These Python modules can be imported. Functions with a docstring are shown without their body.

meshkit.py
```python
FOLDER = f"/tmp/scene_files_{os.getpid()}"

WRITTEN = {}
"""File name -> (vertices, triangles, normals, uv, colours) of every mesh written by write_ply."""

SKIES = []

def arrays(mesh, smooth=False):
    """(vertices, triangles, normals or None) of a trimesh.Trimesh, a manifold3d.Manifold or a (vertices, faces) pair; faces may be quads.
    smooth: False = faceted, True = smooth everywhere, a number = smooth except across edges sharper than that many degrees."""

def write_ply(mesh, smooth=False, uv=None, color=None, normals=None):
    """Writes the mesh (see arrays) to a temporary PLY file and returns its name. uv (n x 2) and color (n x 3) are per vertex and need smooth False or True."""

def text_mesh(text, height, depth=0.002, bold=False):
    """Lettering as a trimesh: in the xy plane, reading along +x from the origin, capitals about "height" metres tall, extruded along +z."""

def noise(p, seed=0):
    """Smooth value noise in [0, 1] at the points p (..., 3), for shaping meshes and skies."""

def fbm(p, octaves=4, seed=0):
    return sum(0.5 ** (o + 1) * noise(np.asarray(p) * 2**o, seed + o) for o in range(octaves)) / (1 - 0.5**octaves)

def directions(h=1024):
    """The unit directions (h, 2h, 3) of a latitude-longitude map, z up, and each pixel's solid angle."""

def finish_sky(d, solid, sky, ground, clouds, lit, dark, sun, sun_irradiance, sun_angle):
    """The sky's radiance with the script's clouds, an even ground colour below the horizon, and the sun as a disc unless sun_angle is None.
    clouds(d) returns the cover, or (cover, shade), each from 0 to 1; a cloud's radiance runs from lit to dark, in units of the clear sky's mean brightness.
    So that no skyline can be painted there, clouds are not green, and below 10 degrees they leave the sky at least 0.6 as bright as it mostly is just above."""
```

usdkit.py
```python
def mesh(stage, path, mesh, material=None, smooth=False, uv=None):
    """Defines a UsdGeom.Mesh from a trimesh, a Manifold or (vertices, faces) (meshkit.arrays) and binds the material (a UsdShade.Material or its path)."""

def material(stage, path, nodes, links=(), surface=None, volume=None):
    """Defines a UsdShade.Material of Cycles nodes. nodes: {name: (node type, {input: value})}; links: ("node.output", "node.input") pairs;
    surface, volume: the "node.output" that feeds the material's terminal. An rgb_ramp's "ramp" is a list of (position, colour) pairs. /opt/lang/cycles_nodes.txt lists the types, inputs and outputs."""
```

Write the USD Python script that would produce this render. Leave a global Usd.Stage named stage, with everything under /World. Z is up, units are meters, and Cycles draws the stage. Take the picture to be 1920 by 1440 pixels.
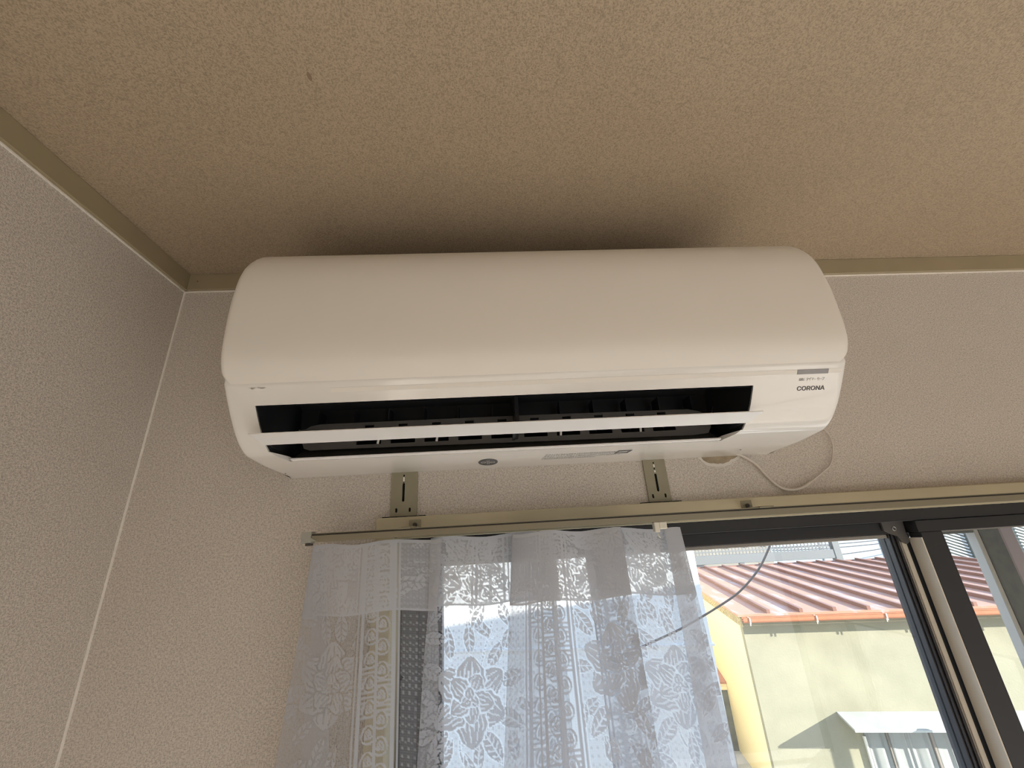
import math, random
import numpy as np, trimesh, manifold3d as m3, usdkit, meshkit
from pxr import Usd, UsdGeom, UsdLux, UsdShade, Gf, Sdf, Vt

random.seed(7); rng = np.random.default_rng(7)
stage = Usd.Stage.CreateInMemory()
UsdGeom.SetStageUpAxis(stage, 'Z'); UsdGeom.SetStageMetersPerUnit(stage, 1.0)
UsdGeom.Xform.Define(stage, '/World'); UsdGeom.Scope.Define(stage, '/World/Looks')

# ------------------------------------------------------------------ camera, sky, sun, exposure
EXPOSURE = 1.32
SUN_TOWARD = np.array([0.780, -0.542, 0.311]); SUN_TOWARD /= np.linalg.norm(SUN_TOWARD)
SUN_IRRADIANCE, SUN_COLOR = 7.5, (1.0, 0.955, 0.885)
SKY_INTENSITY = 0.22

cam = UsdGeom.Camera.Define(stage, '/World/camera')
cam.CreateHorizontalApertureAttr(36.0); cam.CreateVerticalApertureAttr(27.0)
cam.CreateFocalLengthAttr(768.909 / 1920 * 36.0)
cam.CreateClippingRangeAttr((0.02, 1000.0)); cam.CreateExposureAttr(EXPOSURE)
CR = np.array([0.9976468, -0.03815472, -0.05696563])      # right, down, forward of the photograph's camera
CD = np.array([-0.03929427, 0.36268145, -0.93108438])
CF = np.array([0.05618564, 0.93113177, 0.36032873])
EYE = (0.5645, -0.68, 1.85)
cam.AddTransformOp().Set(Gf.Matrix4d(*CR, 0, *(-CD), 0, *(-CF), 0, *EYE, 1))

def light_frame(z):                                        # a matrix whose +z axis is z
    z = np.asarray(z, float) / np.linalg.norm(z); x = np.cross([0, 0, 1.0], z); x /= np.linalg.norm(x); y = np.cross(z, x)
    return Gf.Matrix4d(*x, 0, *y, 0, *z, 0, 0, 0, 0, 1)
sun = UsdLux.DistantLight.Define(stage, '/World/sun')
sun.CreateIntensityAttr(SUN_IRRADIANCE / (math.pi * math.radians(0.55) ** 2)); sun.CreateColorAttr(SUN_COLOR); sun.CreateAngleAttr(0.55)
sun.AddTransformOp().Set(light_frame(SUN_TOWARD))
sky = UsdLux.DomeLight.Define(stage, '/World/sky'); sky.CreateIntensityAttr(SKY_INTENSITY)
sky_look = usdkit.material(stage, '/World/Looks/sky_look', {
    'g': ('texture_coordinate', {}), 'x': ('separate_xyz', {}),
    'r': ('rgb_ramp', {'ramp': [(0.0, (.30, .30, .30)), (0.495, (.36, .36, .36)), (0.51, (.86, .93, 1.0)), (0.62, (.62, .78, 1.0)), (1.0, (.32, .52, .92))]}),
    'm': ('math', {'math_type': 'multiply_add', 'value2': 0.5, 'value3': 0.5}),
    'b': ('background_shader', {'strength': 1.0})},
    [('g.generated', 'x.vector'), ('x.z', 'm.value1'), ('m.value', 'r.fac'), ('r.color', 'b.color')], surface='b.background')
UsdShade.MaterialBindingAPI.Apply(sky.GetPrim()).Bind(sky_look)

# ------------------------------------------------------------------ materials
def lin(r, g=None, b=None):
    c = np.array((r, g, b) if g is not None else (r, r, r), float) / 255
    return tuple(np.where(c <= 0.04045, c / 12.92, ((c + 0.055) / 1.055) ** 2.4))
LOOK = {}
def plain(name, col, rough=0.5, spec=0.5, metal=0.0, coat=0.0, var=0.0, scale=8.0, bump=0.0, bscale=200.0, stretch=(1, 1, 1), bdist=0.001):
    """principled with a little noise in tone and relief"""
    n = {'p': ('principled_bsdf', {'roughness': rough, 'specular_ior_level': spec, 'metallic': metal, 'coat_weight': coat, 'base_color': col}), 'g': ('geometry', {})}
    l = []
    if var:
        n['n'] = ('noise_texture', {'scale': scale, 'detail': 4.0})
        n['r'] = ('rgb_ramp', {'ramp': [(.3, tuple(c * (1 - var) for c in col)), (.7, tuple(min(1, c * (1 + var)) for c in col))]})
        l += [('g.position', 'n.vector'), ('n.fac', 'r.fac'), ('r.color', 'p.base_color')]
    if bump:
        n['mp'] = ('mapping', {'scale': stretch}); n['bn'] = ('noise_texture', {'scale': bscale, 'detail': 3.0, 'roughness': 0.6})
        n['bu'] = ('bump', {'strength': bump, 'distance': bdist})
        l += [('g.position', 'mp.vector'), ('mp.vector', 'bn.vector'), ('bn.fac', 'bu.height'), ('bu.normal', 'p.normal')]
    LOOK[name] = usdkit.material(stage, '/World/Looks/' + name, n, l, surface='p.BSDF')
    return LOOK[name]

def cloth_paper(name, col, ax):
    """woven-textured wallpaper: two crossed thread noises as relief and a faint unevenness of tone"""
    s1, s2 = {'x': ((60, 300, 640), (60, 640, 300)), 'y': ((300, 60, 640), (640, 60, 300)), 'z': ((420, 800, 60), (800, 420, 60))}[ax]
    LOOK[name] = usdkit.material(stage, '/World/Looks/' + name, {
        'g': ('geometry', {}), 'm1': ('mapping', {'scale': s1}), 'm2': ('mapping', {'scale': s2}),
        'n1': ('noise_texture', {'scale': 1.0, 'detail': 2.0}), 'n2': ('noise_texture', {'scale': 1.0, 'detail': 2.0}),
        'mx': ('math', {'math_type': 'maximum'}), 'n3': ('noise_texture', {'scale': 2.2, 'detail': 4.0}),
        'c1': ('rgb_ramp', {'ramp': [(.42, tuple(c * .72 for c in col)), (.62, tuple(min(1, c * 1.10) for c in col))]}),
        'c2': ('rgb_ramp', {'ramp': [(.3, (.95, .95, .945)), (.7, (1.03, 1.03, 1.03))]}),
        'mm': ('mix', {'mix_type': 'multiply', 'fac': 1.0}),
        'b': ('bump', {'strength': 0.9, 'distance': 0.0015}), 'p': ('principled_bsdf', {'roughness': 0.82, 'specular_ior_level': 0.25})},
        [('g.position', 'm1.vector'), ('g.position', 'm2.vector'), ('g.position', 'n3.vector'), ('m1.vector', 'n1.vector'), ('m2.vector', 'n2.vector'),
         ('n1.fac', 'mx.value1'), ('n2.fac', 'mx.value2'), ('mx.value', 'b.height'), ('mx.value', 'c1.fac'), ('n3.fac', 'c2.fac'),
         ('c1.color', 'mm.color1'), ('c2.color', 'mm.color2'), ('mm.color', 'p.base_color'), ('b.normal', 'p.normal')], surface='p.BSDF')
    return LOOK[name]

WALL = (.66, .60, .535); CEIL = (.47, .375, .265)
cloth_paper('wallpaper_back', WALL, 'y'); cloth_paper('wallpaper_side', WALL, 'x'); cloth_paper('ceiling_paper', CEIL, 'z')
plain('room_floor', (.62, .575, .52), .55, var=.15, scale=14)
plain('trim_paint', (.36, .30, .19), .45, var=.06, bump=.1)
plain('casing_paint', (.50, .44, .30), .42, var=.06, scale=12)
plain('fly_spot', (.27, .20, .13), .9)
plain('caulk', (.90, .85, .78), .7)
plain('white_plastic', (.80, .78, .74), .16, coat=.3)
plain('panel_plastic', (.80, .765, .70), .40)
plain('flap_plastic', (.90, .895, .88), .3)
plain('duct_black', (.018, .019, .022), .5)
plain('louver_grey', (.085, .08, .075), .5)
plain('duct_grey', (.06, .058, .052), .4)
plain('pin_white', (.7, .7, .68), .4)
plain('display_grey', (.24, .23, .225), .25)
plain('seam_grey', (.42, .40, .37), .5)
plain('print_grey', (.10, .10, .105), .6)
plain('print_pale', (.42, .41, .395), .6)
plain('bracket_paint', (.30, .275, .19), .4, var=.05, scale=40)
plain('hole_dark', (.01, .01, .009), .9)
plain('rail_metal', (.27, .245, .175), .38, metal=.35)
plain('rail_dark', (.05, .045, .035), .5)
plain('cap_grey', (.36, .355, .31), .5)
plain('screw_steel', (.5, .5, .48), .3, metal=.9)
plain('screw_dark', (.06, .05, .045), .5)
plain('glider_cream', (.78, .76, .66), .4)
plain('cord_white', (.66, .60, .53), .5)
plain('putty', (.36, .29, .20), .95, var=.25, scale=60, bump=.8, bscale=160)
plain('torn_paper', (.70, .66, .60), .9, bump=.6, bscale=500)
plain('sash_bronze', (.022, .022, .026), .38)
plain('sash_bronze_face', (.018, .018, .02), .55)
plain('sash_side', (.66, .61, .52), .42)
plain('bead_grey', (.30, .28, .25), .5)
plain('gasket', (.03, .03, .033), .55)
plain('bracket_dark', (.10, .095, .09), .4)
plain('screen_stile', (.075, .088, .085), .55, var=.2, scale=90)
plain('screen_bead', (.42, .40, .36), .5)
plain('post_mauve', (.36, .30, .32), .6)
LOOK['pane'] = usdkit.material(stage, '/World/Looks/pane', {'t': ('transparent_bsdf', {'color': (.96, .975, .97)}), 'gl': ('glossy_bsdf', {'roughness': 0.0, 'color': (1, 1, 1)}),
    'f': ('layer_weight', {'blend': 0.5}), 'pw': ('math', {'math_type': 'power', 'value2': 5.0}), 'ml': ('math', {'math_type': 'multiply_add', 'value2': 0.90, 'value3': 0.04}), 'm': ('mix_closure', {})},
    [('f.facing', 'pw.value1'), ('pw.value', 'ml.value1'), ('ml.value', 'm.fac'), ('t.BSDF', 'm.closure1'), ('gl.BSDF', 'm.closure2')], surface='m.closure')
LOOK['lace'] = usdkit.material(stage, '/World/Looks/lace', {
    'a': ('attribute', {'attribute': 'lace'}), 't': ('transparent_bsdf', {}), 'd': ('diffuse_bsdf', {'color': (.62, .63, .66)}), 'tr': ('translucent_bsdf', {'color': (.52, .545, .60)}),
    'dm': ('mix_closure', {'fac': .38}), 'm': ('mix_closure', {})},
    [('d.BSDF', 'dm.closure1'), ('tr.BSDF', 'dm.closure2'), ('a.fac', 'm.fac'), ('t.BSDF', 'm.closure1'), ('dm.closure', 'm.closure2')], surface='m.closure')
# outdoors
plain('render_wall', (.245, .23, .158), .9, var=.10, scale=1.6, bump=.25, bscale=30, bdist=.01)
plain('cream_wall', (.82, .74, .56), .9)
def siding(name, col):
    LOOK[name] = usdkit.material(stage, '/World/Looks/' + name, {'g': ('geometry', {}), 'w': ('wave_texture', {'bands_direction': 'z', 'scale': 5.2, 'profile': 'saw'}),
        'r': ('rgb_ramp', {'ramp': [(0., tuple(c * .82 for c in col)), (.3, col), (1., col)]}), 'p': ('principled_bsdf', {'roughness': .75}), 'b': ('bump', {'strength': .4, 'distance': .01})},
        [('g.position', 'w.vector'), ('w.fac', 'r.fac'), ('r.color', 'p.base_color'), ('w.fac', 'b.height'), ('b.normal', 'p.normal')], surface='p.BSDF')
siding('siding_yellow', (.84, .70, .40))
LOOK['roof_red'] = usdkit.material(stage, '/World/Looks/roof_red', {'g': ('geometry', {}), 'm': ('mapping', {'rotation': (0, 0, .2), 'scale': (1.6, .45, 1)}), 'n': ('noise_texture', {'scale': 1.6, 'detail': 6.0, 'roughness': .65}),
    'r': ('rgb_ramp', {'ramp': [(.0, (.42, .205, .130)), (.55, (.44, .225, .150)), (.66, (.46, .34, .33)), (.74, (.52, .52, .56))]}), 'p': ('principled_bsdf', {'roughness': .45, 'specular_ior_level': .2})},
    [('g.position', 'm.vector'), ('m.vector', 'n.vector'), ('n.fac', 'r.fac'), ('r.color', 'p.base_color')], surface='p.BSDF')
plain('rib_red', (.21, .105, .075), .45, var=.1, scale=3)
plain('gutter_orange', (.36, .14, .07), .4, var=.08, scale=5)
plain('gutter_clip', (.55, .50, .44), .4)
plain('fascia_brown', (.44, .36, .20), .8, var=.25, scale=20)
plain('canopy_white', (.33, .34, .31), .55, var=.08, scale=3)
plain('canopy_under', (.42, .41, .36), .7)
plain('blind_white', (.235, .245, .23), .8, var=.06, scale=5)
plain('frame_pale', (.62, .60, .52), .6)
plain('frame_brown', (.20, .17, .14), .6)
plain('pale_siding', (.84, .85, .84), .5, var=.05, scale=2)
plain('ground_grey', (.46, .45, .42), .95, var=.15, scale=.8)
plain('far_white', (.30, .345, .37), .8)
plain('far_grey', (.20, .20, .20), .8, var=.1, scale=1)
plain('far_tan', (.26, .24, .20), .8, var=.15, scale=.8)
plain('rail_grey', (.15, .155, .155), .6)
plain('wire_black', (.05, .05, .06), .7)
plain('cable_grey', (.20, .18, .17), .6)
plain('wood_post', (.42, .38, .30), .8, var=.15, scale=20)
plain('slat_white', (.42, .44, .45), .6)
plain('lattice_green', (.15, .17, .155), .7)
plain('shed_dark', (.14, .14, .11), .9, var=.2, scale=6)
plain('shed_roof', (.36, .17, .11), .6)
plain('house_shell', (.55, .53, .49), .9)

# ------------------------------------------------------------------ helpers
NAMES = {}
def path_for(name, parent):
    base = str(parent.GetPath()) if parent else '/World'
    n = NAMES.get((base, name), 0); NAMES[(base, name)] = n + 1
    return f"{base}/{name}" if n == 0 else f"{base}/{name}_{n:03d}"
def put(prim, label=None, cat=None, group=None, kind=None):
    for k, v in (('label', label), ('category', cat), ('group', group), ('kind', kind)):
        if v: prim.SetCustomDataByKey(k, v)
    return prim
def obj(name, mesh, look, parent=None, label=None, cat=None, group=None, kind=None, smooth=False):
    if isinstance(mesh, list): mesh = join(mesh)
    return put(usdkit.mesh(stage, path_for(name, parent), mesh, LOOK[look], smooth=smooth).GetPrim(), label, cat, group, kind)
def thing(name, label, cat, loc=(0, 0, 0), rz=0.0, group=None, kind=None):
    x = UsdGeom.Xform.Define(stage, path_for(name, None))
    if any(loc) or rz:
        x.AddTranslateOp().Set(Gf.Vec3d(*loc)); x.AddRotateZOp().Set(math.degrees(rz))
    return put(x.GetPrim(), label, cat, group, kind)
def part(name, parent): return UsdGeom.Xform.Define(stage, path_for(name, parent)).GetPrim()
def tri(m):
    if isinstance(m, trimesh.Trimesh): return m
    v, f, _ = meshkit.arrays(m); return trimesh.Trimesh(v, f, process=False)
def join(ms): return trimesh.util.concatenate([tri(m) for m in ms])
def box(x0, x1, y0, y1, z0, z1, c=0.0):
    """a box, its edges chamfered by c"""
    if c <= 0: return trimesh.creation.box(bounds=[[x0, y0, z0], [x1, y1, z1]])
    p = [(x0 + a, y0 + b, z0 + d) for a, b, d in np.ndindex(2, 2, 2)]
    P = []
    for a, b, d in np.ndindex(2, 2, 2):
        X, Y, Z = (x0, x1)[a], (y0, y1)[b], (z0, z1)[d]; sx, sy, sz = (1, -1)[a] * c, (1, -1)[b] * c, (1, -1)[d] * c
        P += [(X, Y + sy, Z + sz), (X + sx, Y, Z + sz), (X + sx, Y + sy, Z)]
    return trimesh.convex.convex_hull(np.array(P))
def cyl(p0, p1, r, n=16): return trimesh.creation.cylinder(radius=r, segment=[np.array(p0, float), np.array(p1, float)], sections=n)
def spline(pts, n):
    p = np.asarray(pts, float); q = np.vstack([2 * p[0] - p[1], p, 2 * p[-1] - p[-2]]); out = []
    for i in range(1, len(q) - 2):
        for t in np.linspace(0, 1, n, endpoint=False):
            a, b, c, d = q[i - 1:i + 3]
            out.append(.5 * (2 * b + (c - a) * t + (2 * a - 5 * b + 4 * c - d) * t * t + (3 * b - a - 3 * c + d) * t ** 3))
    return np.array(out + [p[-1]])
def tube(pts, r, n=8):
    p = np.asarray(pts, float); t = np.gradient(p, axis=0); t /= np.linalg.norm(t, axis=1, keepdims=True)
    up = np.array([0, 1.0, 0.05]); a = np.cross(t, up); a /= np.linalg.norm(a, axis=1, keepdims=True); b = np.cross(t, a)
    an = np.arange(n) * 2 * np.pi / n
    v = (p[:, None] + r * (np.cos(an)[None, :, None] * a[:, None] + np.sin(an)[None, :, None] * b[:, None])).reshape(-1, 3)
    f = [[i * n + j, i * n + (j + 1) % n, (i + 1) * n + (j + 1) % n, (i + 1) * n + j] for i in range(len(p) - 1) for j in range(n)]
    f = np.array(f); f = np.vstack([f[:, [0, 1, 2]], f[:, [0, 2, 3]]])
    caps = [[0, j + 1, j] for j in range(1, n - 1)] + [[(len(p) - 1) * n, (len(p) - 1) * n + j, (len(p) - 1) * n + j + 1] for j in range(1, n - 1)]
    m = trimesh.Trimesh(v, np.vstack([f, caps]), process=False); m.fix_normals(); return m
def prism_x(poly, x0, x1):
    """the polygon (y, z) extruded along x, as a Manifold"""
    p = np.asarray(poly, float)
    if np.sum(p[:, 0] * np.roll(p[:, 1], -1) - p[:, 1] * np.roll(p[:, 0], -1)) < 0: p = p[::-1]
    m = m3.Manifold.extrude(m3.CrossSection([p]), x1 - x0)          # u=y, v=z, w=x
    return m.transform(np.array([[0, 0, 1, x0], [1, 0, 0, 0], [0, 1, 0, 0]], float))
def prism_z(poly, z0, z1):
    p = np.asarray(poly, float)
    if np.sum(p[:, 0] * np.roll(p[:, 1], -1) - p[:, 1] * np.roll(p[:, 0], -1)) < 0: p = p[::-1]
    return m3.Manifold.extrude(m3.CrossSection([p]), z1 - z0).translate((0, 0, z0))
def prism_y(poly, y0, y1):
    """the polygon (x, z) extruded along y"""
    p = np.asarray(poly, float)
    if np.sum(p[:, 0] * np.roll(p[:, 1], -1) - p[:, 1] * np.roll(p[:, 0], -1)) < 0: p = p[::-1]
    m = m3.Manifold.extrude(m3.CrossSection([p]), y1 - y0)          # u=x, v=z, w=-y
    return m.transform(np.array([[1, 0, 0, 0], [0, 0, -1, y1], [0, 1, 0, 0]], float))
def on_plane(m, origin, xa, ya):
    """moves a mesh drawn in the xy plane onto the plane through origin with axes xa, ya"""
    xa, ya = np.asarray(xa, float), np.asarray(ya, float); T = np.eye(4); T[:3, 0], T[:3, 1], T[:3, 2], T[:3, 3] = xa, ya, np.cross(xa, ya), origin
    m = tri(m).copy(); m.apply_transform(T); return m

# ------------------------------------------------------------------ the room
CZ = 2.36                                                       # ceiling
RX, RY, WT = 3.6, -3.4, 0.16                                    # right wall, rear wall, wall thickness
WX0, WX1, WZ0, WZ1 = 0.40, 2.22, 0.80, 1.8675                   # window opening in the back wall
bw = part_root = UsdGeom.Xform.Define(stage, path_for('wall_back', None)).GetPrim()
put(bw, 'textured beige wallpapered wall that carries the air conditioner and the window', None, None, 'structure')
wall_m = m3.Manifold.cube((RX + .32, WT, CZ + .1)).translate((-.16, 0, -.05)) - m3.Manifold.cube((WX1 - WX0, 1, WZ1 - WZ0)).translate((WX0, -.5, WZ0))
obj('wall_surface', wall_m, 'wallpaper_back', bw)
# a broken patch of wallpaper under the air conditioner
hx, hz = 0.948, 1.975
ang = np.linspace(0, 2 * np.pi, 61)[:-1]
rr = 1 + .05 * np.sin(3 * ang + 1) + .025 * np.sin(8 * ang) + .02 * rng.standard_normal(60)
inner = np.c_[hx + .037 * rr * np.cos(ang), hz + .0205 * rr * np.sin(ang)]
outer = np.c_[hx + (.037 * rr + .004) * np.cos(ang), hz + (.0205 * rr + .0045 + .0015 * rng.random(60)) * np.sin(ang)]
obj('putty_patch', prism_y(inner, -.0012, .004), 'putty', bw, 'brown putty filling showing in a torn hole of the wallpaper')
obj('torn_paper_edge', prism_y(outer, -.0016, .003) - prism_y(inner, -.01, .01), 'torn_paper', bw, 'pale ragged paper edge around the putty')
obj('wall_left', box(-.16, 0, RY - .16, WT, -.05, CZ + .1), 'wallpaper_side', None, 'textured beige wallpapered wall on the left', None, None, 'structure')
right_m = m3.Manifold.cube((WT, -RY + 2 * WT, CZ + .1)).translate((RX, RY - WT, -.05)) - m3.Manifold.cube((1, 2.5, 1.03)).translate((RX - .5, -3.2, .02))
obj('wall_right', right_m, 'wallpaper_side', None, 'textured beige wallpapered wall on the right with a low sunny window', None, None, 'structure')
rear = m3.Manifold.cube((RX + .32, WT, CZ + .1)).translate((-.16, RY - WT, -.05)) - m3.Manifold.cube((2.3, 1, 1.95)).translate((1.1, RY - .5, 0.02))
obj('wall_rear', rear, 'wallpaper_back', None, 'textured beige wallpapered wall behind the camera with a wide garden window', None, None, 'structure')
ce = UsdGeom.Xform.Define(stage, path_for('ceiling', None)).GetPrim(); put(ce, 'tan fabric-textured papered ceiling', None, None, 'structure')
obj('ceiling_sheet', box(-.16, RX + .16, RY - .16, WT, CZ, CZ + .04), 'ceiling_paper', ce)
obj('stain', m3.Manifold.cylinder(.0006, .0030, .0030, 12).scale((.8, 1.7, 1)).translate((.3734, -.3620, CZ - .0003)), 'fly_spot', ce, 'small brown fly spot')
obj('floor', box(-.16, RX + .16, RY - .16, WT, -.06, 0), 'room_floor', None, 'tan wooden room floor', None, None, 'structure')
obj('roof_slab', box(-.5, RX + 1.5, RY - .2, WT + .01, CZ + .041, CZ + .055), 'house_shell', None, 'grey roof deck of the room', None, None, 'structure')
# window behind the camera: an aluminium frame with a middle post
w2 = UsdGeom.Xform.Define(stage, path_for('window_2', None)).GetPrim(); put(w2, 'dark framed garden window behind the camera', None, None, 'structure')
obj('window_frame', [box(1.1, 3.4, RY - .1, RY - .05, 1.93, 1.97), box(1.1, 1.14, RY - .1, RY - .05, .02, 1.95), box(3.36, 3.4, RY - .1, RY - .05, .02, 1.95), box(2.22, 2.28, RY - .1, RY - .05, .02, 1.95)], 'sash_bronze', w2)

w3 = UsdGeom.Xform.Define(stage, path_for('window_3', None)).GetPrim(); put(w3, 'dark framed low window in the right wall', None, None, 'structure')
obj('window_frame', [box(RX + .05, RX + .1, -3.2, -.7, 1.02, 1.06), box(RX + .05, RX + .1, -3.2, -3.16, .02, 1.05), box(RX + .05, RX + .1, -.74, -.7, .02, 1.05), box(RX + .05, RX + .1, -1.97, -1.92, .02, 1.05)], 'sash_bronze', w3)

# ceiling trim: board against each wall, a nail hole, white caulk below
TZ = 2.3245
def trim(name, x0, x1, label):
    t = UsdGeom.Xform.Define(stage, path_for(name, None)).GetPrim(); put(t, label, None, None, 'structure'); return t
t1 = trim('trim_1', 0, 0, 'olive brown ceiling trim board along the left wall')
obj('trim_board', box(0.0, .007, RY, -.004, TZ, CZ, .001), 'trim_paint', t1)
obj('caulk_line', box(0.0, .0022, RY, -.002, TZ - .0022, TZ), 'caulk', t1, 'thin pale caulk line')
t2 = trim('trim_2', 0, 0, 'olive brown ceiling trim board along the window wall behind the air conditioner')
obj('trim_board', box(.007, .31, -.007, 0, TZ, CZ, .001), 'trim_paint', t2)
obj('trim_board', box(.3108, RX, -.007, 0, TZ, CZ, .001), 'trim_paint', t2)
obj('caulk_line', box(.002, RX, -.0022, 0, TZ - .0022, TZ), 'caulk', t2, 'thin pale caulk line')
obj('nail_hole', cyl((.0235, -.0074, 2.343), (.0235, -.003, 2.343), .0011, 10), 'screw_dark', t2, 'small dark nail hole')
t3 = trim('trim_3', 0, 0, 'thin pale caulk line down the corner between the left wall and the window wall')
obj('caulk_line', box(0, .0021, -.0021, 0, 0, TZ - .002), 'caulk', t3)
t4 = trim('trim_4', 0, 0, 'beige painted wooden lintel strip above the window')
obj('lintel_strip', box(.384, RX, -.012, 0, 1.8675, 1.8965, .0012), 'casing_paint', t4)
obj('lintel_soffit', box(.412, WX1, .0, .06, 1.8655, 1.8675), 'casing_paint', t4, 'pale underside of the lintel catching daylight')
obj('gap_shadow_groove', [box(.392, .458, -.0095, -.0005, 1.8962, 1.8978, .0003), box(.800, .866, -.0095, -.0005, 1.8962, 1.8978, .0003)], 'hole_dark', t4, 'dark gap between the strip and the brackets')
t5 = trim('trim_5', 0, 0, 'beige painted side board at the left edge of the window')
obj('side_board', box(.384, .412, -.012, .06, .78, 1.8675, .0012), 'casing_paint', t5)

# ------------------------------------------------------------------ window 1: two sliding sashes in dark bronze aluminium
w1 = UsdGeom.Xform.Define(stage, path_for('window_1', None)).GetPrim(); put(w1, 'sliding window in dark bronze frame below the air conditioner', None, None, 'structure')
obj('frame_head', [box(.412, WX1, .057, .122, 1.846, 1.8655, .001), box(.412, WX1, .050, .057, 1.849, 1.8655)], 'sash_bronze_face', w1)
obj('frame_jamb', box(.412, .437, .055, .122, .80, 1.846, .001), 'sash_bronze', w1)
obj('frame_jamb', box(WX1 - .025, WX1, .055, .122, .80, 1.846, .001), 'sash_bronze', w1)
obj('frame_sill', box(.412, WX1, .02, .14, .78, .825, .001), 'sash_bronze', w1)
so = part('outer_sash', w1)
obj('top_rail', box(.437, 1.3125, .080, .108, 1.8255, 1.846, .0008), 'sash_bronze_face', so)
obj('glazing_bead', box(.47, 1.2735, .086, .104, 1.8190, 1.8255, .001), 'bead_grey', so, 'thin grey bead along the top of the pane')
obj('bottom_rail', box(.437, 1.3125, .080, .108, .825, .885, .0008), 'sash_bronze', so)
obj('stile', box(.437, .474, .080, .108, .885, 1.8255, .0008), 'sash_bronze', so)
obj('stile', [box(1.2735, 1.3125, .083, .108, .885, 1.8255, .0008), box(1.276, 1.2785, .080, .083, .885, 1.8255, .0006), box(1.283, 1.2855, .080, .083, .885, 1.8255, .0006)], 'sash_bronze', so)
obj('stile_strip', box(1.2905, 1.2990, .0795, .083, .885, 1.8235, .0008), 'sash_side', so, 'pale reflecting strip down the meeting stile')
obj('weather_strip', box(1.2875, 1.2895, .081, .083, .885, 1.8235), 'bead_grey', so)
obj('pane', box(.474, 1.2735, .0925, .0955, .885, 1.8255), 'pane', so)
si = part('inner_sash', w1)
obj('top_rail', box(1.3065, WX1 - .025, .056, .080, 1.8265, 1.846, .0008), 'sash_bronze_face', si)
obj('glazing_bead', box(1.349, WX1 - .06, .062, .078, 1.8245, 1.8265), 'bead_grey', si)
obj('bottom_rail', box(1.3065, WX1 - .025, .056, .080, .825, .885, .0008), 'sash_bronze', si)
obj('stile', [box(1.3085, 1.3485, .0555, .0790, .885, 1.8265, .0008)], 'sash_bronze_face', si)
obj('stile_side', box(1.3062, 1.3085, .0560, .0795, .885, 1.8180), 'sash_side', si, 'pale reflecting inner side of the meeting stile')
obj('stile', box(WX1 - .062, WX1 - .025, .056, .080, .885, 1.8265, .0008), 'sash_bronze', si)
obj('pane', box(1.3485, WX1 - .062, .066, .069, .885, 1.8265), 'pane', si)
gb = part('sash_guide', w1); put(gb, 'dark grey curled guide piece with a screw at the top of the meeting stile')
gp = [(1.262, 1.846), (1.262, 1.832), (1.283, 1.822), (1.288, 1.812), (1.296, 1.808), (1.303, 1.812), (1.301, 1.828), (1.303, 1.846)]
obj('guide_plate', prism_y(gp, .0755, .0795), 'bracket_dark', gb)
th = np.linspace(0, 2 * np.pi, 25)
obj('guide_screw', trimesh.creation.torus(.0032, .0009, 20, 8).apply_transform(trimesh.transformations.rotation_matrix(np.pi / 2, [1, 0, 0])).apply_translation((1.2815, .0752, 1.8345)), 'screw_steel', gb)
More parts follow.
